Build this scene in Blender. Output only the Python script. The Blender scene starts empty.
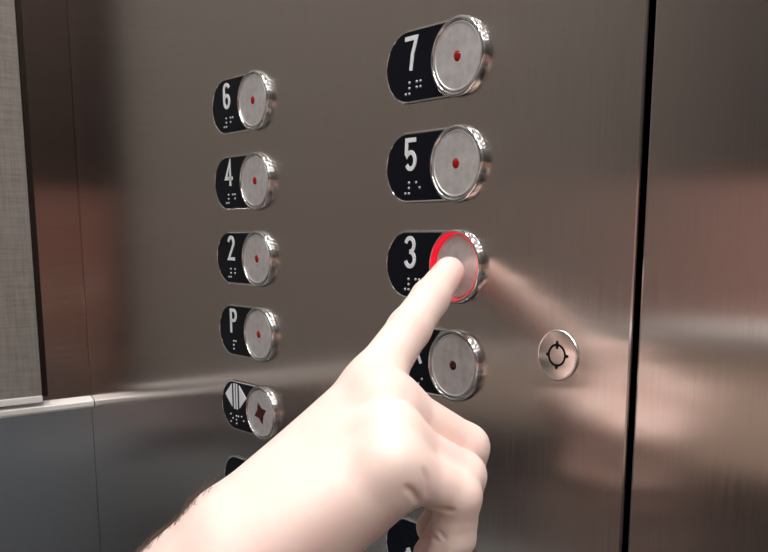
import bpy, bmesh, math, random
import numpy as np
from mathutils import Vector, Matrix

random.seed(7)
C = bpy.context.scene.collection
PI = math.pi
ZR = 1450.0            # height of the topmost button row above the car floor, mm


def V(x, y, z):        # millimetres on the control panel frame -> metres in the world
    return Vector((x / 1000, y / 1000, (z + ZR) / 1000))


# ------------------------------------------------------------------ camera
cam_d = bpy.data.cameras.new('camera')
cam = bpy.data.objects.new('camera', cam_d)
C.objects.link(cam)
cam_d.sensor_width = 36
cam_d.lens = 881.39 / 768 * 36
cam_d.shift_x = -22.035 / 768
cam_d.shift_y = 122.30 / 768
cam_d.clip_start = 0.005
r_ = Vector((0.65382592, 0.75663211, 0.00441771))
u_ = Vector((-0.1380003, 0.11350504, 0.98390677))
f_ = Vector((-0.74395402, 0.64391339, -0.178628))
m = Matrix((r_, u_, -f_)).transposed().to_4x4()
m.translation = V(427.4502, -262.59905, -72.39514)
cam.matrix_world = m
bpy.context.scene.camera = cam

# ------------------------------------------------------------------ exposure, world
sc = bpy.context.scene
sc.view_settings.view_transform = 'Standard'
sc.view_settings.look = 'None'
sc.view_settings.gamma = 1
sc.view_settings.use_curve_mapping = False
sc.view_settings.exposure = 0.0
w = bpy.data.worlds.new('world')
sc.world = w
w.use_nodes = True
w.node_tree.nodes['Background'].inputs[0].default_value = (0.5, 0.52, 0.55, 1)
w.node_tree.nodes['Background'].inputs[1].default_value = 0.02
LAMP = 262.0            # ceiling lamp strength


# ------------------------------------------------------------------ materials
def new_mat(name):
    mt = bpy.data.materials.new(name)
    mt.use_nodes = True
    nt = mt.node_tree
    return mt, nt, nt.nodes['Principled BSDF']


def simple(name, col, metal=0.0, rough=0.5, spec=0.5, coat=0.0):
    mt, nt, b = new_mat(name)
    b.inputs['Base Color'].default_value = (*col, 1)
    b.inputs['Metallic'].default_value = metal
    b.inputs['Roughness'].default_value = rough
    b.inputs['Specular IOR Level'].default_value = spec
    b.inputs['Coat Weight'].default_value = coat
    return mt


def ramp(nt, src, a, b_, ca, cb):
    r = nt.nodes.new('ShaderNodeMapRange')
    r.inputs[1].default_value = a
    r.inputs[2].default_value = b_
    r.inputs[3].default_value = ca
    r.inputs[4].default_value = cb
    nt.links.new(src, r.inputs[0])
    return r.outputs[0]


def mixcol(nt, fac, c1, c2):
    n = nt.nodes.new('ShaderNodeMix')
    n.data_type = 'RGBA'
    n.inputs[6].default_value = (*c1, 1)
    n.inputs[7].default_value = (*c2, 1)
    nt.links.new(fac, n.inputs[0])
    return n.outputs[2]


def noise(nt, scale, detail=2.0, stretch=(1, 1, 1), rough=0.5):
    tc = nt.nodes.new('ShaderNodeTexCoord')
    mp = nt.nodes.new('ShaderNodeMapping')
    mp.inputs['Scale'].default_value = stretch
    nz = nt.nodes.new('ShaderNodeTexNoise')
    nz.inputs['Scale'].default_value = scale
    nz.inputs['Detail'].default_value = detail
    nz.inputs['Roughness'].default_value = rough
    nt.links.new(tc.outputs['Object'], mp.inputs[0])
    nt.links.new(mp.outputs[0], nz.inputs['Vector'])
    return nz.outputs[0]


def bump(nt, b, src, strength, dist):
    bp = nt.nodes.new('ShaderNodeBump')
    bp.inputs['Strength'].default_value = strength
    bp.inputs['Distance'].default_value = dist
    nt.links.new(src, bp.inputs['Height'])
    nt.links.new(bp.outputs[0], b.inputs['Normal'])


def steel(name, col, rough, aniso, tangent, grain=(400, 400, 6), var=0.12):
    mt, nt, b = new_mat(name)
    b.inputs['Metallic'].default_value = 1
    b.inputs['Anisotropic'].default_value = aniso
    t = nt.nodes.new('ShaderNodeCombineXYZ')
    for i in range(3):
        t.inputs[i].default_value = tangent[i]
    nt.links.new(t.outputs[0], b.inputs['Tangent'])
    n1 = noise(nt, 6, 3, grain)
    k = 1 - var
    nt.links.new(mixcol(nt, n1, tuple(c * k for c in col), tuple(min(1, c * (1 + var)) for c in col)), b.inputs['Base Color'])
    n2 = noise(nt, 5, 3, (grain[0] * .5, grain[1] * .5, grain[2]))
    nt.links.new(ramp(nt, n2, .3, .7, rough * .9, rough * 1.1), b.inputs['Roughness'])
    return mt


M_panel = steel('brushed_steel', (.60, .56, .54), .165, 1.0, (1, 0, 0))
M_panel2 = steel('brushed_steel_adjoining', (.60, .555, .535), .16, 1.0, (1, 0, 0))
M_side = steel('satin_side_steel', (.70, .77, .82), .10, .0, (0, 0, 1))
M_strip = steel('bronze_tinted_steel', (.42, .33, .30), .10, .5, (0, 1, 0), grain=(6, 6, 60))
M_ledge = simple('satin_ledge_steel', (.88, .88, .87), .45, .45)
M_edge = simple('polished_edge', (.75, .73, .71), 1, .25)
M_chrome = simple('chrome', (.80, .80, .80), 1, .09)
M_black = simple('black_label', (.004, .005, .009), 0, .3, .12)
M_gap = simple('gap_black', (.004, .004, .004), 0, .8, .1)
M_white = simple('white_print', (.68, .71, .74), 0, .4)
M_rail = simple('pale_rail', (.92, .92, .90), .0, .4)
M_dots = simple('braille_dots', (.42, .44, .46), 0, .4)
M_bronze = simple('dark_bronze_trim', (.045, .036, .032), 1, .4)
M_wall = simple('painted_wall', (.30, .27, .25), 0, .6)
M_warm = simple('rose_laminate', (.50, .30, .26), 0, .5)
M_cream = simple('cream_laminate', (.72, .64, .58), 0, .5)
M_low = simple('cream_panel', (.80, .62, .50), .1, .45)
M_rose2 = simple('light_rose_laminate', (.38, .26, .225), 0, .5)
M_grey = simple('grey_panel', (.20, .22, .24), 0, .5)
M_pale = simple('pale_blue_reflector', (.60, .66, .72), 0, .5)
M_brown = simple('brown_panel', (.10, .078, .07), 0, .4)
M_up = simple('dark_upper_laminate', (.05, .046, .045), 0, .5)
M_ceil = simple('ceiling_steel', (.22, .215, .21), .2, .5)

# disc: satin metal with a mottled swirled finish
M_disc, nt, b = new_mat('mottled_disc')
b.inputs['Metallic'].default_value = .75
n1 = noise(nt, 260, 4)
n2 = noise(nt, 90, 2)
nt.links.new(mixcol(nt, n1, (.52, .51, .52), (.92, .91, .92)), b.inputs['Base Color'])
nt.links.new(ramp(nt, n2, .3, .7, .34, .5), b.inputs['Roughness'])
bump(nt, b, n1, .12, .0002)

# red lens
M_lens, nt, b = new_mat('red_lens')
b.inputs['Base Color'].default_value = (.26, .004, .006, 1)
b.inputs['Roughness'].default_value = .15
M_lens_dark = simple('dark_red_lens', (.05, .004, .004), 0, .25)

# lit red light guide
M_glow, nt, b = new_mat('lit_red_guide')
b.inputs['Base Color'].default_value = (.35, .005, .012, 1)
b.inputs['Emission Color'].default_value = (1, .006, .03, 1)
b.inputs['Emission Strength'].default_value = .75
b.inputs['Roughness'].default_value = .3

# lamp diffuser
M_lamp, nt, b = new_mat('lamp_diffuser')
b.inputs['Base Color'].default_value = (.9, .9, .9, 1)
b.inputs['Emission Color'].default_value = (1, .965, .93, 1)
b.inputs['Emission Strength'].default_value = LAMP

# woven laminate
M_lam, nt, b = new_mat('linen_laminate')
b.inputs['Roughness'].default_value = .55
na = noise(nt, 10, 3, (60, 60, 4))
nb = noise(nt, 10, 3, (4, 4, 60))
ad = nt.nodes.new('ShaderNodeMath')
ad.operation = 'ADD'
nt.links.new(na, ad.inputs[0])
nt.links.new(nb, ad.inputs[1])
nt.links.new(mixcol(nt, ramp(nt, ad.outputs[0], .7, 1.3, 0, 1), (.13, .117, .105), (.20, .183, .167)), b.inputs['Base Color'])

# skin
M_skin, nt, b = new_mat('skin')
n1 = noise(nt, 45, 3)
n2 = noise(nt, 900, 2)
nt.links.new(mixcol(nt, ramp(nt, n1, .35, .7, 0, 1), (.81, .65, .59), (.81, .585, .535)), b.inputs['Base Color'])
b.inputs['Roughness'].default_value = .48
b.inputs['Specular IOR Level'].default_value = .35
b.inputs['Subsurface Weight'].default_value = .25
b.inputs['Subsurface Radius'].default_value = (1, .35, .2)
b.inputs['Subsurface Scale'].default_value = .004
bump(nt, b, n2, .10, .0003)
M_nail = simple('nail', (.82, .60, .56), 0, .22, .5)
M_hair = simple('arm_hair', (.12, .075, .05), 0, .6)


# ------------------------------------------------------------------ object helpers
def link(name, me, parent=None, smooth=False):
    o = bpy.data.objects.new(name, me)
    C.objects.link(o)
    if parent:
        o.parent = parent
    if smooth:
        for p in me.polygons:
            p.use_smooth = True
    return o


def mesh(name, verts, faces, mat, parent=None, smooth=False, sharp=None):
    me = bpy.data.meshes.new(name)
    me.from_pydata([tuple(c / 1000 for c in v) for v in verts], [], faces)
    me.update()
    for mm in (mat if isinstance(mat, (list, tuple)) else [mat]):
        me.materials.append(mm)
    bm = bmesh.new()
    bm.from_mesh(me)
    bmesh.ops.recalc_face_normals(bm, faces=bm.faces)
    bm.to_mesh(me)
    bm.free()
    o = link(name, me, parent, smooth)
    if smooth and sharp is not None:
        me.set_sharp_from_angle(angle=math.radians(sharp))
    return o


def tag(o, label=None, cat=None, group=None, kind=None):
    if label:
        o['label'] = label
    if cat:
        o['category'] = cat
    if group:
        o['group'] = group
    if kind:
        o['kind'] = kind
    return o


def empty(name, x, y, z):
    o = bpy.data.objects.new(name, None)
    C.objects.link(o)
    o.location = V(x, y, z)
    o.empty_display_size = .01
    return o


def box(name, lo, hi, mat, parent=None, bevel=0.0, local=False):
    """box between two corners, mm in the panel frame (or in the parent's frame)"""
    cx = [(lo[i] + hi[i]) / 2 for i in range(3)]
    hx = [(hi[i] - lo[i]) / 2 for i in range(3)]
    vs = [(sx * hx[0], sy * hx[1], sz * hx[2]) for sx in (-1, 1) for sy in (-1, 1) for sz in (-1, 1)]
    fs = [(0, 1, 3, 2), (4, 6, 7, 5), (0, 4, 5, 1), (2, 3, 7, 6), (0, 2, 6, 4), (1, 5, 7, 3)]
    o = mesh(name, vs, fs, mat, parent)
    if bevel:
        bm = bmesh.new()
        bm.from_mesh(o.data)
        bmesh.ops.bevel(bm, geom=bm.edges[:], offset=bevel / 1000, segments=2, affect='EDGES')
        bm.to_mesh(o.data)
        bm.free()
    o.location = Vector(cx) / 1000 if local else V(*cx)
    return o


def lathe_data(prof, n=96, cap=True):
    """profile of (radius, height towards the viewer) turned about the panel normal"""
    vs, fs, rings = [], [], []
    for r, h in prof:
        if r < 1e-6:
            vs.append((0, -h, 0))
            rings.append([len(vs) - 1])
        else:
            s = len(vs)
            vs += [(r * math.cos(2 * PI * i / n), -h, r * math.sin(2 * PI * i / n)) for i in range(n)]
            rings.append(list(range(s, s + n)))
    for a, b_ in zip(rings, rings[1:]):
        if len(a) == 1 and len(b_) == 1:
            continue
        for i in range(n):
            j = (i + 1) % n
            if len(b_) == 1:
                fs.append((a[i], a[j], b_[0]))
            elif len(a) == 1:
                fs.append((a[0], b_[j], b_[i]))
            else:
                fs.append((a[i], a[j], b_[j], b_[i]))
    return vs, fs


def lathe(name, prof, mat, parent=None, n=96, sharp=35):
    vs, fs = lathe_data(prof, n)
    return mesh(name, vs, fs, mat, parent, True, sharp)


def prism(name, outline, h0, h1, mat, parent=None, bev=0.0):
    n = len(outline)
    vs = [(x, -h0, z) for x, z in outline] + [(x, -h1, z) for x, z in outline]
    fs = [tuple(range(n, 2 * n)), tuple(reversed(range(n)))]
    fs += [(i, (i + 1) % n, n + (i + 1) % n, n + i) for i in range(n)]
    return mesh(name, vs, fs, mat, parent)


def ribbons(name, strokes, wd, h0, h1, mat, parent=None):
    """flat-ended strokes of even width, extruded"""
    vs, fs = [], []
    for k, st in enumerate(strokes):
        P = [Vector(p) for p in st]
        n = len(P)
        closed = (P[0] - P[-1]).length < 1e-6
        L, R_ = [], []
        for i in range(n):
            if closed:
                d0 = P[i] - P[i - 1 if i > 0 else n - 2]
                d1 = P[(i + 1) if i < n - 1 else 1] - P[i]
            else:
                d0 = P[i] - P[max(i - 1, 0)]
                d1 = P[min(i + 1, n - 1)] - P[i]
            if d0.length < 1e-9:
                d0 = d1
            if d1.length < 1e-9:
                d1 = d0
            d0 = d0.normalized()
            d1 = d1.normalized()
            t = (d0 + d1).normalized()
            nn = Vector((-t.y, t.x))
            q = wd / 2 / max(.5, nn.dot(Vector((-d0.y, d0.x))))
            L.append(P[i] + nn * q)
            R_.append(P[i] - nn * q)
        s = len(vs)
        hh = h1 + .01 * k
        for a, b_ in zip(L, R_):
            vs += [(a.x, -h0, a.y), (b_.x, -h0, b_.y), (b_.x, -hh, b_.y), (a.x, -hh, a.y)]
        for i in range(n - 1):
            a, b_ = s + 4 * i, s + 4 * i + 4
            for e in range(4):
                fs.append((a + e, a + (e + 1) % 4, b_ + (e + 1) % 4, b_ + e))
        if not closed:
            fs.append((s, s + 1, s + 2, s + 3))
            e = s + 4 * (n - 1)
            fs.append((e + 3, e + 2, e + 1, e))
    return mesh(name, vs, fs, mat, parent)


def arc(cx, cz, rx, rz, a0, a1, n=14):
    return [(cx + rx * math.cos(math.radians(a0 + (a1 - a0) * i / n)), cz + rz * math.sin(math.radians(a0 + (a1 - a0) * i / n))) for i in range(n + 1)]


# ------------------------------------------------------------------ the car's shell
XL, XR, YB, ZF, ZC = -260.8, 1390.0, -880.0, -1450.0, 900.0
SX0, SX1 = 245.3, 248.1        # seam between control panel and the adjoining plate


def struct(o, name=None):
    return tag(o, kind='structure')


struct(box('floor', (XL - 60, YB - 60, ZF - 40), (XR + 60, 60, ZF), simple('floor_tile', (.16, .15, .14), 0, .4)))
struct(box('ceiling', (XL - 60, YB - 60, ZC), (XR + 60, 60, ZC + 40), M_ceil))
struct(box('wall_left', (XL - 60, YB - 60, ZF), (XL, 60, ZC), M_strip))
struct(box('wall_right', (XR, YB - 60, ZF), (XR + 60, 60, ZC), M_brown))
struct(box('wall_right_upper', (XR - 8, YB + 10, 54), (XR, -2, ZC), M_up))
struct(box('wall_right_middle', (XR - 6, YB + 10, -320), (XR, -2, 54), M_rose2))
struct(box('wall_right_lower', (XR - 6, -640, ZF), (XR, -2, -320), M_grey))
struct(box('reflector_strip', (XR - 12, -540, ZF), (XR - 6, -410, -320), M_pale))  # pale strip added out of view, to reflect as an upright highlight
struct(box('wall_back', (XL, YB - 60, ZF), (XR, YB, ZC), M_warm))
struct(box('wall_front', (XL, 12, ZF), (520, 60, ZC), M_gap))
struct(box('trim_1', (520, -2, ZF), (545, 60, ZC), M_edge))
struct(box('door_1', (545, 14, ZF), (XR, 40, 650), M_panel2))
struct(box('trim_2', (545, -2, 650), (XR, 60, ZC), M_panel2))
# lower wainscot of the left wall with its bright ledge
struct(box('wall_left_lower', (XL, YB, ZF), (XL + 1.5, -.2, -206), M_side))
vs, fs = [], []
prof = [(0, -197.0), (2.0, -197.0), (7.0, -199.5), (7.5, -200.5), (7.5, -203.6), (6.5, -205.2), (0, -206.0)]
for yy in (YB, -.4):
    vs += [(XL + a, yy, z + ZR) for a, z in prof]
n = len(prof)
fs = [(i, (i + 1) % n, n + (i + 1) % n, n + i) for i in range(n)] + [tuple(range(n)), tuple(reversed(range(n, 2 * n)))]
struct(mesh('trim_3', vs, fs, M_ledge))
# back wall: satin steel below the ledge, dark field above the rose one
struct(box('wall_back_lower', (XL + 8, YB, -390), (XR, YB + 6, -206), M_low))
struct(box('wall_back_base', (XL + 8, YB, ZF), (XR, YB + 6, -390), M_brown))
vs, fs = [], []
prof = [(0, -178), (24, -190), (28, -194), (28, -204), (24, -210), (0, -210)]
for xx in (XL + 8, XR):
    vs += [(xx, YB + a, z + ZR) for a, z in prof]
n = len(prof)
fs = [(i, (i + 1) % n, n + (i + 1) % n, n + i) for i in range(n)] + [tuple(range(n)), tuple(reversed(range(n, 2 * n)))]
struct(mesh('trim_4', vs, fs, M_ledge))
struct(box('wall_back_upper', (XL + 11, YB, 18), (XR, YB + 8, ZC), M_up))
for i, (a, b_) in enumerate([((XL + 60, YB + 50, -705), (XR - 60, YB + 65, -620)), ((XR - 60, YB + 66, -655), (XR - 45, -650, -580))]):
    o = box('handrail', a, b_, M_rail, None, 4)
    tag(o, ['flat satin steel handrail along the back wall of the lift', 'flat satin steel handrail along the right wall of the lift'][i], 'handrail')
    for t in (.1, .5, .9):
        if i == 0:
            q = box('bracket', (a[0] + (b_[0] - a[0]) * t - 10, YB, -670), (a[0] + (b_[0] - a[0]) * t + 10, YB + 51, -650), M_ledge)
        else:
            q = box('bracket', (XR - 46, a[1] + (b_[1] - a[1]) * t - 10, -630), (XR, a[1] + (b_[1] - a[1]) * t + 10, -610), M_ledge)
        q.parent = o
        q.location = q.location - o.location

# laminate panel on the left wall
lp = tag(empty('laminate_panel', XL, -400, -192),
         'grey linen-textured laminate wall panel in a dark trim at far left', 'wall panel')
y0, y1 = -840.0, -36.0


def lbox(name, lo, hi, mat, bevel=.3):
    o = box(name, lo, hi, mat, None, bevel)
    o.parent = lp
    o.location = o.location - lp.location
    return o


lbox('panel_face', (XL, y0 + 4, -191), (XL + 9, y1 - 4.2, ZC - 60), M_lam)
lbox('side_trim', (XL, y1 - 4.2, -192), (XL + 10, y1, ZC - 60), M_bronze, .6)
lbox('bottom_trim', (XL, y0, -196.4), (XL + 10, y1 - 4.2, -191), M_ledge, .6)

# ------------------------------------------------------------------ control panel and adjoining plate
def plate(name, x0, x1, z0, z1, mat, label, cat):
    """steel plate with a folded, bevelled front edge"""
    vs, fs = [], []
    lev = [(0, 0), (0, 6 - .9), (.25, 6 - .25), (.9, 6)]
    for off, h in lev:
        vs += [(x0 + off, 6 - h, z0 + off), (x1 - off, 6 - h, z0 + off), (x1 - off, 6 - h, z1 - off), (x0 + off, 6 - h, z1 - off)]
    for k in range(len(lev) - 1):
        for i in range(4):
            j = (i + 1) % 4
            fs.append((4 * k + i, 4 * k + j, 4 * k + 4 + j, 4 * k + 4 + i))
    e = 4 * (len(lev) - 1)
    fs.append((e, e + 1, e + 2, e + 3))
    fs.append((3, 2, 1, 0))
    vs = [(x - x0, y, z - z0) for x, y, z in vs]
    o = mesh(name, vs, fs, mat)
    o.location = V(x0, 0, z0)
    return tag(o, label, cat)


plate('control_panel', XL + .3, SX0, -640, 520, M_panel,
      'wide brushed stainless steel control panel carrying the lift buttons', 'control panel')
plate('steel_plate', SX1, 519, -1440, 890, M_panel2,
      'brushed steel plate right of the dark vertical seam', 'metal plate')
plate('toe_plate', XL + .3, SX0, -1440, -642, M_panel, 'plain brushed steel plate below the control panel', 'metal plate')
plate('header_plate', XL + .3, SX0, 522, 890, M_panel, 'plain brushed steel plate above the control panel', 'metal plate')

# ------------------------------------------------------------------ buttons
W, S = 157.4, 42.0
LX, RP = -31.6, 15.2


def stadium(off, n=40):
    r = RP - off
    a = [(LX + r * math.cos(t), r * math.sin(t)) for t in [PI / 2 + PI * i / n for i in range(n + 1)]]
    b_ = [(r * math.cos(t), r * math.sin(t)) for t in [-PI / 2 + PI * i / n for i in range(n + 1)]]
    return a + b_


def build_base(parent):
    lev = [(0, 0), (0, .8), (.15, 1.1), (.4, 1.25), (.8, 1.25), (1.0, 1.1), (1.05, .7)]
    vs, fs = [], []
    n = len(stadium(0))
    for off, h in lev:
        vs += [(x, -h, z) for x, z in stadium(off)]
    for k in range(len(lev) - 1):
        fs += [(n * k + i, n * k + (i + 1) % n, n * (k + 1) + (i + 1) % n, n * (k + 1) + i) for i in range(n)]
    fs.append(tuple(range(n * (len(lev) - 1), n * len(lev))))
    fs.append(tuple(reversed(range(n))))
    return mesh('base_plate', vs, fs, M_chrome, parent, True, 30)


def build_label(parent):
    r = RP - 1.15
    rc = 16.9
    out = [(LX + r * math.cos(t), r * math.sin(t)) for t in [PI / 2 + PI * i / 40 for i in range(41)]]
    a0 = math.acos(-math.sqrt(rc * rc - r * r) / rc)
    out += [(rc * math.cos(t), rc * math.sin(t)) for t in [-a0 - (2 * PI - 2 * a0) * i / 30 for i in range(31)]]
    return prism('label_plate', out, .6, 1.0, M_black, parent)


RING = [(15.85, 0), (15.8, .5), (15.65, 2.0), (15.45, 2.6), (15.1, 3.0), (14.8, 3.15), (14.5, 3.15), (14.2, 2.95), (14.0, 2.5), (14.0, .4)]
DISC = [(13.45, .3), (13.45, 2.5), (13.3, 2.75), (13.0, 2.8), (12.75, 2.7), (12.6, 2.55), (2.2, 2.5), (2.1, 2.2), (0, 2.2)]
GX, GZ = -29.6, 5.6     # numeral centre

GL = {
    '7': [[(-4, 6.1), (3.9, 6.1), (3.9, 5.2)] and [(-3.9, 6.0), (3.4, 6.0), (2.6, 3.6), (.9, -.5), (-.2, -7.1)]],
    '6': [arc(0, -2.9, 2.75, 3.2, 0, 360, 24), arc(0.1, -2.9, 2.85, 0, 180, 180, 1)[:1] + [(-2.8, -2.4), (-2.8, 2.6)] + arc(0, 3.2, 2.8, 2.9, 180, 20, 12)],
    '5': [[(3.4, 6.1), (-2.6, 6.1), (-2.9, .6)] + arc(-.1, -2.6, 2.9, 3.5, 140, -150, 18)],
    '4': [[(1.3, -7.1), (1.3, 6.2), (-3.4, -2.9), (3.9, -2.9)]],
    '3': [arc(-.2, 3.1, 2.7, 3.0, 165, -70, 16) + [(-.4, .15)], [(-.4, .15)] + arc(-.2, -3.1, 3.0, 3.2, 75, -165, 16)],
    '2': [arc(0, 3.0, 2.8, 3.1, 170, -25, 14) + [(-2.9, -6.1), (3.6, -6.1)]],
    'P': [[(-2.8, -7.1), (-2.8, 6.1), (.3, 6.1)] + arc(.3, 3.1, 2.6, 3.0, 90, -90, 12) + [(-2.8, .1)]],
    '1': [[(-1.6, 4.2), (.6, 6.3), (.6, -7.1)]],
}
BR = {'6': '124', '5': '15', '4': '145', '3': '14', '2': '12', '7': '1245', 'P': '1234', '1': '1'}
DOT = {'1': (0, 2), '2': (0, 1), '3': (0, 0), '4': (1, 2), '5': (1, 1), '6': (1, 0)}


def glyph(parent, ch):
    if ch in GL:
        st = [[(GX + x, GZ + z) for x, z in s] for s in GL[ch]]
        ribbons('letter' if ch == 'P' else 'numeral', st, 1.85, .9, 1.35, M_white, parent)
    if ch == 'star1':
        st = [[(GX - 2.5 + x, GZ + z) for x, z in s] for s in GL['1']]
        ribbons('numeral', st, 1.85, .9, 1.35, M_white, parent)
        ribbons('floor_mark', [[(-26.0, 6.0), (-22.0, -1.6)]], 1.4, .9, 1.35, M_white, parent)
    if ch == 'open':
        ribbons('door_line', [[(-31.1, -2.2), (-31.1, 13.2)]], 1.35, .9, 1.35, M_white, parent)
        ribbons('door_line', [[(-28.3, -2.2), (-28.3, 13.2)]], 1.35, .9, 1.35, M_white, parent)
        prism('arrow', [(-34.0, -1.2), (-34.0, 12.6), (-41.6, 5.8)], .9, 1.35, M_white, parent)
        prism('arrow', [(-25.4, -1.2), (-25.4, 12.6), (-17.4, 5.8)], .9, 1.35, M_white, parent)
    if ch == 'phone':
        ribbons('handset_symbol', [[(-29.4, -.4), (-31.6, -2.6), (-32.4, -6.0), (-31.6, -9.4), (-29.4, -11.6)]], 2.0, .9, 1.3, M_white, parent)
        ribbons('handset_symbol_end', [[(-30.2, .9), (-28.4, -2.9)], [(-30.2, -12.9), (-28.4, -9.1)]], 2.6, .9, 1.32, M_white, parent)


def braille(parent, ch):
    cells = []
    if ch == 'star1':
        cells = [((-23.63, -10.96), '35')]
    elif ch in ('7', '6', '5', '4', '3', '2'):
        cells = [((-33.1, -11.0), '3456'), ((-26.0, -11.0), BR.get(ch, '1'))]
    elif ch == 'P':
        cells = [((-30.0, -11.0), '1234')]
    elif ch == 'open':
        cells = [((-36.0, -10.6), '135'), ((-29.5, -11.0), '1234'), ((-23.5, -10.6), '15')]
    if not cells:
        return
    bm = bmesh.new()
    for (cx, cz), dots in cells:
        for d in dots:
            a, b_ = DOT[d]
            mt = Matrix.Translation(Vector((cx + a * 2.35, -1.0, cz + b_ * 2.3)) / 1000)
            bmesh.ops.create_icosphere(bm, subdivisions=2, radius=.00062, matrix=mt)
    me = bpy.data.meshes.new('braille')
    bm.to_mesh(me)
    bm.free()
    me.materials.append(M_dots)
    link('braille', me, parent, True)


def lens_prof(r, h, base):
    return [(r, base)] + [(r * math.cos(PI / 2 * k / 6), base + h * math.sin(PI / 2 * k / 6)) for k in range(1, 6)] + [(0, base + h)]


ROWZ = [0, -42, -84, -126, -171.0, -217.5]


def button(col, row, ch, label, lit=False, dark=False):
    root = tag(empty('elevator_button', col * W, 0, ROWZ[row]), label, 'button', 'elevator buttons')
    build_base(root)
    build_label(root)
    glyph(root, ch)
    braille(root, ch)
    lathe('bezel_ring', RING, M_chrome, root)
    if lit:
        guide = lathe('lit_ring', [(14.35, 3.16), (14.15, 3.1), (13.95, 2.9), (13.9, .55), (12.2, .5), (12.2, .3), (13.99, .3), (14.0, 2.8), (14.3, 3.0), (14.35, 3.16)], M_glow, root)
        guide['label'] = 'glowing red light ring'
        d = lathe('press_disc', [(12.6, .2), (12.6, .95), (12.45, 1.1), (12.2, 1.15), (11.9, 1.1), (11.8, 1.0), (0, 1.0)], M_disc, root)
    else:
        lathe('disc_gap', [(14.0, .5), (13.4, .5), (13.4, .35), (14.0, .35)], M_gap, root)
        d = lathe('press_disc', DISC, M_disc, root)
        if ch == 'open':
            vs, fs = [], []
            star = []
            for k in range(8):
                a = 2 * PI * k / 8 + .35
                rr = 6.6 if k % 2 == 0 else 3.4
                star.append((rr * math.cos(a), rr * math.sin(a)))
            prism('indicator_lens', star, 2.4, 2.75, M_lens_dark, d)
        else:
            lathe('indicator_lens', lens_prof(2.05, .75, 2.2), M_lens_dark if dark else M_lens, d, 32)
    return root


BUTTONS = [
    (1, 0, '7', 'oval chrome lift button marked 7 on black, topmost of the near column'),
    (1, 1, '5', 'oval chrome lift button marked 5 on black, between 7 and 3'),
    (1, 2, '3', 'lift button marked 3 with red glowing ring, pressed by the fingertip'),
    (1, 3, 'star1', 'chrome lift button whose numeral the index finger hides, below button 3'),
    (1, 5, 'phone', 'black label button with curved handset symbol below the curled fingers'),
    (0, 0, '6', 'oval chrome lift button marked 6, topmost of the far column'),
    (0, 1, '4', 'oval chrome lift button marked 4 in the far column'),
    (0, 2, '2', 'oval chrome lift button marked 2 in the far column'),
    (0, 3, 'P', 'oval chrome lift button marked with the letter P'),
    (0, 4, 'open', 'door open button with two white arrows and red star-shaped mark'),
    (0, 5, '', 'lowest far-column button, only its top edge showing above the forearm'),
]
for c_, r__, ch, lab in BUTTONS:
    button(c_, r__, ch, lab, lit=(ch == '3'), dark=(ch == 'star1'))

# ------------------------------------------------------------------ key switch
ks = tag(empty('key_switch', 212.8, 0, -116.0), 'round steel key switch with dark notched keyway right of the buttons', 'lock')
lathe('lock_face', [(9.9, 0), (9.9, .35), (9.75, .7), (9.5, .95), (9.3, 1.0), (9.1, .95), (8.95, .85), (8.8, .9), (0, .9)], steel('lock_face_steel', (.90, .86, .84), .22, .9, (1, 0, 0)), ks)
kw = lathe('keyway', [(4.4, .85), (4.4, .97), (3.5, .97), (3.5, .85)], M_gap, ks, 48)
for i, (a, r0, r1) in enumerate([(90, 4.1, 5.5), (180, 4.1, 5.3), (0, 4.1, 5.6), (270, 4.1, 5.4), (90, 2.4, 3.8)]):
    a = math.radians(a)
    c0 = Vector((math.cos(a), math.sin(a)))
    nn = Vector((-c0.y, c0.x)) * .65
    pts = [c0 * r0 + nn, c0 * r1 + nn * .8, c0 * r1 - nn * .8, c0 * r0 - nn]
    prism('notch', [(p.x, p.y) for p in pts], .8, .98, M_gap, kw)

# ------------------------------------------------------------------ ceiling lights
for i, (x, y) in enumerate([(x, y) for x in (0, 400, 800, 1200) for y in (-200, -460, -770)]):
    o = empty('ceiling_light', x, y, ZC)
    tag(o, 'round recessed ceiling downlight of the lift car', 'ceiling light', 'ceiling downlights')
    lathe_o = lathe('frame', [(46, 0), (46, 3), (42, 5), (32, 5), (30.5, 1)], M_chrome, o)
    df = lathe('diffuser', [(31, 1), (31, 2), (0, 2)], M_lamp, o, 48)
    for q in (lathe_o, df):
        q.rotation_euler = (PI / 2, 0, 0)


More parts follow.
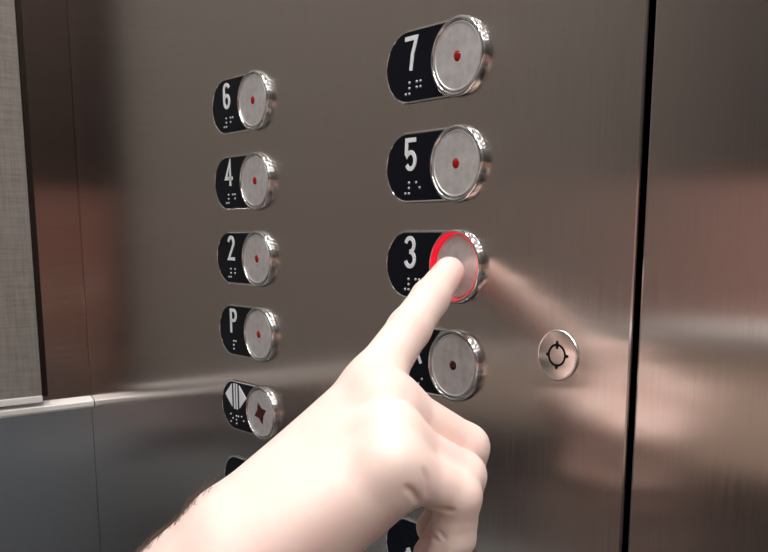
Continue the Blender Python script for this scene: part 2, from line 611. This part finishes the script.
# ------------------------------------------------------------------ the hand
def surface_nets(f, o, h):
    """dual surface of the zero level of grid f (origin o, cell h)"""
    s = f < 0
    nx, ny, nz = f.shape
    c = np.zeros((nx - 1, ny - 1, nz - 1), np.int8)
    for i in (0, 1):
        for j in (0, 1):
            for k in (0, 1):
                c += s[i:nx - 1 + i, j:ny - 1 + j, k:nz - 1 + k]
    act = (c > 0) & (c < 8)
    idx = np.argwhere(act)
    ids = -np.ones(act.shape, np.int64)
    ids[act] = np.arange(len(idx))
    acc = np.zeros((len(idx), 3))
    cnt = np.zeros(len(idx))
    I, J, K = idx.T
    cor = [(i, j, k) for i in (0, 1) for j in (0, 1) for k in (0, 1)]
    for a in cor:
        for ax in range(3):
            if a[ax]:
                continue
            b_ = list(a)
            b_[ax] = 1
            fa = f[I + a[0], J + a[1], K + a[2]]
            fb = f[I + b_[0], J + b_[1], K + b_[2]]
            mk = (fa < 0) != (fb < 0)
            t = np.where(mk, fa / np.where(mk, fa - fb, 1), 0)
            p = np.zeros((len(idx), 3))
            for q in range(3):
                p[:, q] = a[q]
            p[:, ax] += t
            acc += p * mk[:, None]
            cnt += mk
    v = (idx + acc / cnt[:, None]) * h + o
    quads = []
    for ax in range(3):
        sl0 = [slice(None)] * 3
        sl1 = [slice(None)] * 3
        sl0[ax] = slice(0, -1)
        sl1[ax] = slice(1, None)
        d = s[tuple(sl0)] != s[tuple(sl1)]
        inside = s[tuple(sl0)]
        E = np.argwhere(d)
        u_, v_ = [(1, 2), (2, 0), (0, 1)][ax]
        E = E[(E[:, u_] > 0) & (E[:, v_] > 0) & (E[:, u_] < f.shape[u_] - 1) & (E[:, v_] < f.shape[v_] - 1)]
        fl = inside[tuple(E.T)]

        def g(du, dv):
            e = E.copy()
            e[:, u_] -= du
            e[:, v_] -= dv
            return ids[tuple(e.T)]
        q = np.stack([g(1, 1), g(0, 1), g(0, 0), g(1, 0)], 1)
        q[~fl] = q[~fl][:, ::-1]
        quads.append(q)
    return v, np.concatenate(quads)


def rc(P, a, b_, ra, rb):
    a = np.asarray(a, np.float32)
    b_ = np.asarray(b_, np.float32)
    d = b_ - a
    t = np.clip(((P - a) @ d) / (d @ d), 0, 1)
    q = P - a - t[..., None] * d
    return np.sqrt((q * q).sum(-1)) - (ra + (rb - ra) * t)


def smin(a, b_, k):
    h = np.clip(.5 + .5 * (b_ - a) / k, 0, 1)
    return b_ + (a - b_) * h - k * h * (1 - h)


def smax(a, b_, k):
    return -smin(-a, -b_, k)


def unit(v):
    v = np.asarray(v, float)
    return v / np.linalg.norm(v)


F = unit((.362, .613, .702))
K = unit((.86, -.43, -.28))
U = unit(K - (K @ F) * F)
D = np.cross(U, F)


def L(o, f=0, u=0, d=0):
    return np.asarray(o, float) + F * f + U * u + D * d


M2 = np.array((177.0, -62.5, -125.0))
TIP = np.array((161.5, -9.4, -86.2))
M3 = M2 + K * 16.0 + F * 2.0
M4 = M2 + K * 32.0 - F * 3.0 - D * 2.0
M5 = M2 + K * 46 - F * 6.5 - D * 2.0
WR = (M2 + M5) / 2 - F * 65 + D * 4
A = unit((-.50, -.50, -.70))
ELB = WR + A * 205


def chain_index():
    d = unit(TIP - M2)
    n = unit(D - (D @ d) * d)
    p1 = M2 + d * 31 + n * .2
    p2 = M2 + d * 50 + n * .3
    return [M2, p1, p2, TIP], [9.8, 8.4, 7.6, 6.5]


def curl(m0, dirs, lens):
    pts = [np.asarray(m0, float)]
    for (f, u, d), l in zip(dirs, lens):
        v = F * f + U * u + D * d
        pts.append(pts[-1] + unit(v) * l)
    return pts


IDX = chain_index()
MID = (curl(M3, [(.20, .05, -.98), (-.74, .0, -.67), (-.95, .02, -.10)], [38, 21, 14]), [8.8, 9.0, 8.2, 6.9])
RNG = (curl(M4, [(.20, .00, -.98), (-.74, .0, -.67), (-.95, .0, -.15)], [34, 19, 14]), [8.6, 8.8, 7.9, 6.7])
PNK = (curl(M5, [(.22, -.04, -.95), (-.70, .0, -.72), (-.90, -.05, -.42)], [30, 16, 13]), [8.2, 8.3, 7.3, 6.2])
TH0 = L(WR, 14, -19, -8)
TH = ([TH0, L(WR, 38, -26, -15), L(WR, 58, -26, -24), L(WR, 72, -18, -30)], [11, 10, 8.6, 7])


def hand_field(P):
    g = None

    def add(d, k):
        nonlocal g
        g = d if g is None else smin(g, d, k)
    # forearm: two bones' worth of flesh, oval
    for s_, du in ((-1, 12.5), (1, 12.5)):
        add(rc(P, L(WR, -8, s_ * 11, 0), WR + A * 90 + U * s_ * 14, 17.0, 21.5), 20)
        add(rc(P, WR + A * 90 + U * s_ * 14, ELB + U * s_ * 14, 21, 27), 14)
    # metacarpals
    base = [L(WR, 4, -12, 1), L(WR, 5, -4, 2), L(WR, 4, 5, 1.5), L(WR, 2, 12, -.5)]
    for b_, mm, r0, r1 in zip(base, (M2, M3, M4, M5), (14, 14.5, 14.5, 13.5), (11.0, 10.0, 9.4, 8.6)):
        add(rc(P, b_, mm - D * 2.2, r0, r1), 10)
    # palm flesh, thenar and hypothenar pads
    pc = (M2 + M5) / 2
    add(rc(P, L(WR, 12, 12, -11), L(M5, -8, -1, -7.5), 14.5, 9.8), 8)
    add(rc(P, L(WR, 14, -12, -10), L(WR, 44, -18, -14), 13, 9), 8)
    add(rc(P, L(pc, -30, 0, -8), L(pc, -5, 0, -8), 13, 9), 8)
    # knuckles

    def finger(pts, rad):
        d = None
        for i in range(len(pts) - 1):
            e = rc(P, pts[i], pts[i + 1], rad[i], rad[i + 1])
            d = e if d is None else smin(d, e, 2.2)
        return d
    fi = finger(*IDX)
    fm, fr, fp = [finger(*q) for q in (MID, RNG, PNK)]
    th = finger(*TH)
    fc = smin(fm, smin(fr, fp, 6.0), .9)
    fc = smin(fc, th, .8)
    g = smin(g, fi, 6)
    # the curled fingers blend with the palm only about their own knuckles
    blend = np.full(g.shape, 1.0, np.float32)
    near = np.minimum.reduce([np.linalg.norm(P - mm, axis=-1) for mm in (M3, M4, M5)])
    blend = .8 + 7 * np.clip((28 - near) / 12, 0, 1)
    g = smin(g, fc, blend)
    # flexion creases, carved
    def crease(c, ax, half, r, k=1.2):
        nonlocal g
        c = np.asarray(c)
        g = smax(g, -rc(P, c - ax * half, c + ax * half, r, r), k)
    for pts, rad in (PNK, MID):
        for j in (1, 2):
            a, b_, c = pts[j - 1], pts[j], pts[j + 1]
            inner = unit(unit(a - b_) + unit(c - b_))
            crease(b_ + inner * (rad[j] * 1.12), U, 9, .8)
    if CREASE:
        for a, b_, r in CREASE:
            g = smax(g, -rc(P, a, b_, r, r), 1.6)
    return g


CREASE = []
# folds seen on the little-finger side: start and end as (forward, towards the palm) mm from the last knuckle
FOLDS = [((6.5, 5.5), (.6, 14.5), .42), ((-1.5, 4.0), (-3.0, 13.4), .4),
         ((-3.4, 19.5), (2.2, 26.4), .55), ((-6.5, 25.3), (-6.6, 34.0), .5)]


def trace_folds():
    out = []
    us = np.linspace(34, -20, 400)
    for (f0, e0), (f1, e1), r in FOLDS:
        n = 7
        pts = []
        for i in range(n):
            t = i / (n - 1)
            base = L(M5, f0 + (f1 - f0) * t + .5 * math.sin(PI * t), 0, -(e0 + (e1 - e0) * t))
            line = (base + us[:, None] * U).astype(np.float32)
            v = hand_field(line)
            k = np.argmax(v < 0)
            if v[k] < 0 and k > 0:
                pts.append(line[k] + U * r * (.35 + 1.1 * abs(2 * t - 1) ** 2))
        for a, b_ in zip(pts, pts[1:]):
            if np.linalg.norm(a - b_) < 6:
                out.append((a, b_, r))
    return out


def build_hand():
    CREASE.extend(trace_folds())
    allp = np.array([M2, M3, M4, M5, WR, ELB] + IDX[0] + MID[0] + RNG[0] + PNK[0] + TH[0])
    lo = allp.min(0) - 32
    hi = allp.max(0) + 32
    h = .8
    B = 12
    nb = np.ceil((hi - lo) / (h * B)).astype(int)
    dims = nb * B
    f = np.full(dims, 50, np.float32)
    cs = np.stack(np.meshgrid(*[lo[a] + h * B * (np.arange(nb[a]) + .5) for a in range(3)], indexing='ij'), -1)
    fc_ = hand_field(cs.astype(np.float32))
    f[...] = np.repeat(np.repeat(np.repeat(fc_, B, 0), B, 1), B, 2)
    todo = np.argwhere(np.abs(fc_) < h * B * .9 + 5)
    off = np.stack(np.meshgrid(*[h * np.arange(B)] * 3, indexing='ij'), -1)
    for k0 in range(0, len(todo), 64):
        t_ = todo[k0:k0 + 64]
        P = (lo + t_ * (h * B))[:, None, None, None, :] + off[None]
        val = hand_field(P.astype(np.float32))
        for (i, j, k), vv in zip(t_, val):
            f[i * B:(i + 1) * B, j * B:(j + 1) * B, k * B:(k + 1) * B] = vv
    v, q = surface_nets(f, lo, h)
    # settle vertices on the true surface
    for _ in range(2):
        e = .25
        vf = v.astype(np.float32)
        d0 = hand_field(vf)
        gr = np.stack([(hand_field(vf + np.float32(e) * np.eye(3, dtype=np.float32)[a]) - d0) / e for a in range(3)], 1)
        gr /= np.maximum((gr * gr).sum(1), .2)[:, None]
        v = v - .8 * gr * d0[:, None]
    return v, q


hv, hq = build_hand()
me = bpy.data.meshes.new('person')
root = V(*WR)
pts = hv / 1000 + np.array((0, 0, ZR / 1000)) - np.array(root)
me.from_pydata(pts.tolist(), [], hq.tolist())
me.update()
me.materials.append(M_skin)
me.materials.append(M_nail)
hand = link('person', me, None, True)
hand.location = root
tag(hand, 'bare right hand and forearm, index finger pressing the button marked 3', 'person')
bm = bmesh.new()
bm.from_mesh(me)
bmesh.ops.recalc_face_normals(bm, faces=bm.faces)
bm.to_mesh(me)
bm.free()

# index fingernail: faces on the back of the last joint
dn = unit(TIP - IDX[0][2])
nn_ = unit(D - (D @ dn) * dn)
sn = np.cross(dn, nn_)
for p in me.polygons:
    c = np.array(p.center) * 1000 + WR - TIP
    if c @ nn_ > 3.6 and abs(c @ sn) < 4.9 - .10 * max(0, c @ dn) ** 2 and -7 < c @ dn < 4.6:
        p.material_index = 1

# fine hairs on the back of the forearm and wrist
def hairs():
    bm = bmesh.new()
    rnd = random.Random(3)
    cand = []
    for v in me.vertices:
        q = np.array(v.co) * 1000
        s_ = q @ A
        nd = np.array(v.normal) @ D
        if -6 < s_ < 150 and nd > -.1 and np.array(v.normal) @ U < -.15:
            cand.append((q, np.array(v.normal)))
    for _ in range(1000):
        q, n_ = rnd.choice(cand)
        g_ = unit(-A * .75 + n_ * rnd.uniform(.25, .6) + np.cross(A, n_) * rnd.uniform(-.8, .8))
        ln = rnd.uniform(5.5, 10)
        pts = []
        for i in range(5):
            t = i / 4
            pts.append(q + g_ * ln * t - n_ * ln * .35 * t * t + A * 0)
        prev = None
        for i, c in enumerate(pts):
            r = .12 * (1 - .8 * i / 4)
            a1 = unit(np.cross(g_, n_))
            a2 = unit(np.cross(g_, a1))
            ring = [bm.verts.new(((c + (a1 * math.cos(k * 2.094) + a2 * math.sin(k * 2.094)) * r) / 1000).tolist()) for k in range(3)]
            if prev:
                for k in range(3):
                    bm.faces.new((prev[k], prev[(k + 1) % 3], ring[(k + 1) % 3], ring[k]))
            prev = ring
    mh = bpy.data.meshes.new('arm_hair')
    bm.to_mesh(mh)
    bm.free()
    mh.materials.append(M_hair)
    o = link('arm_hair', mh, hand, True)
    tag(o, kind='stuff')


hairs()
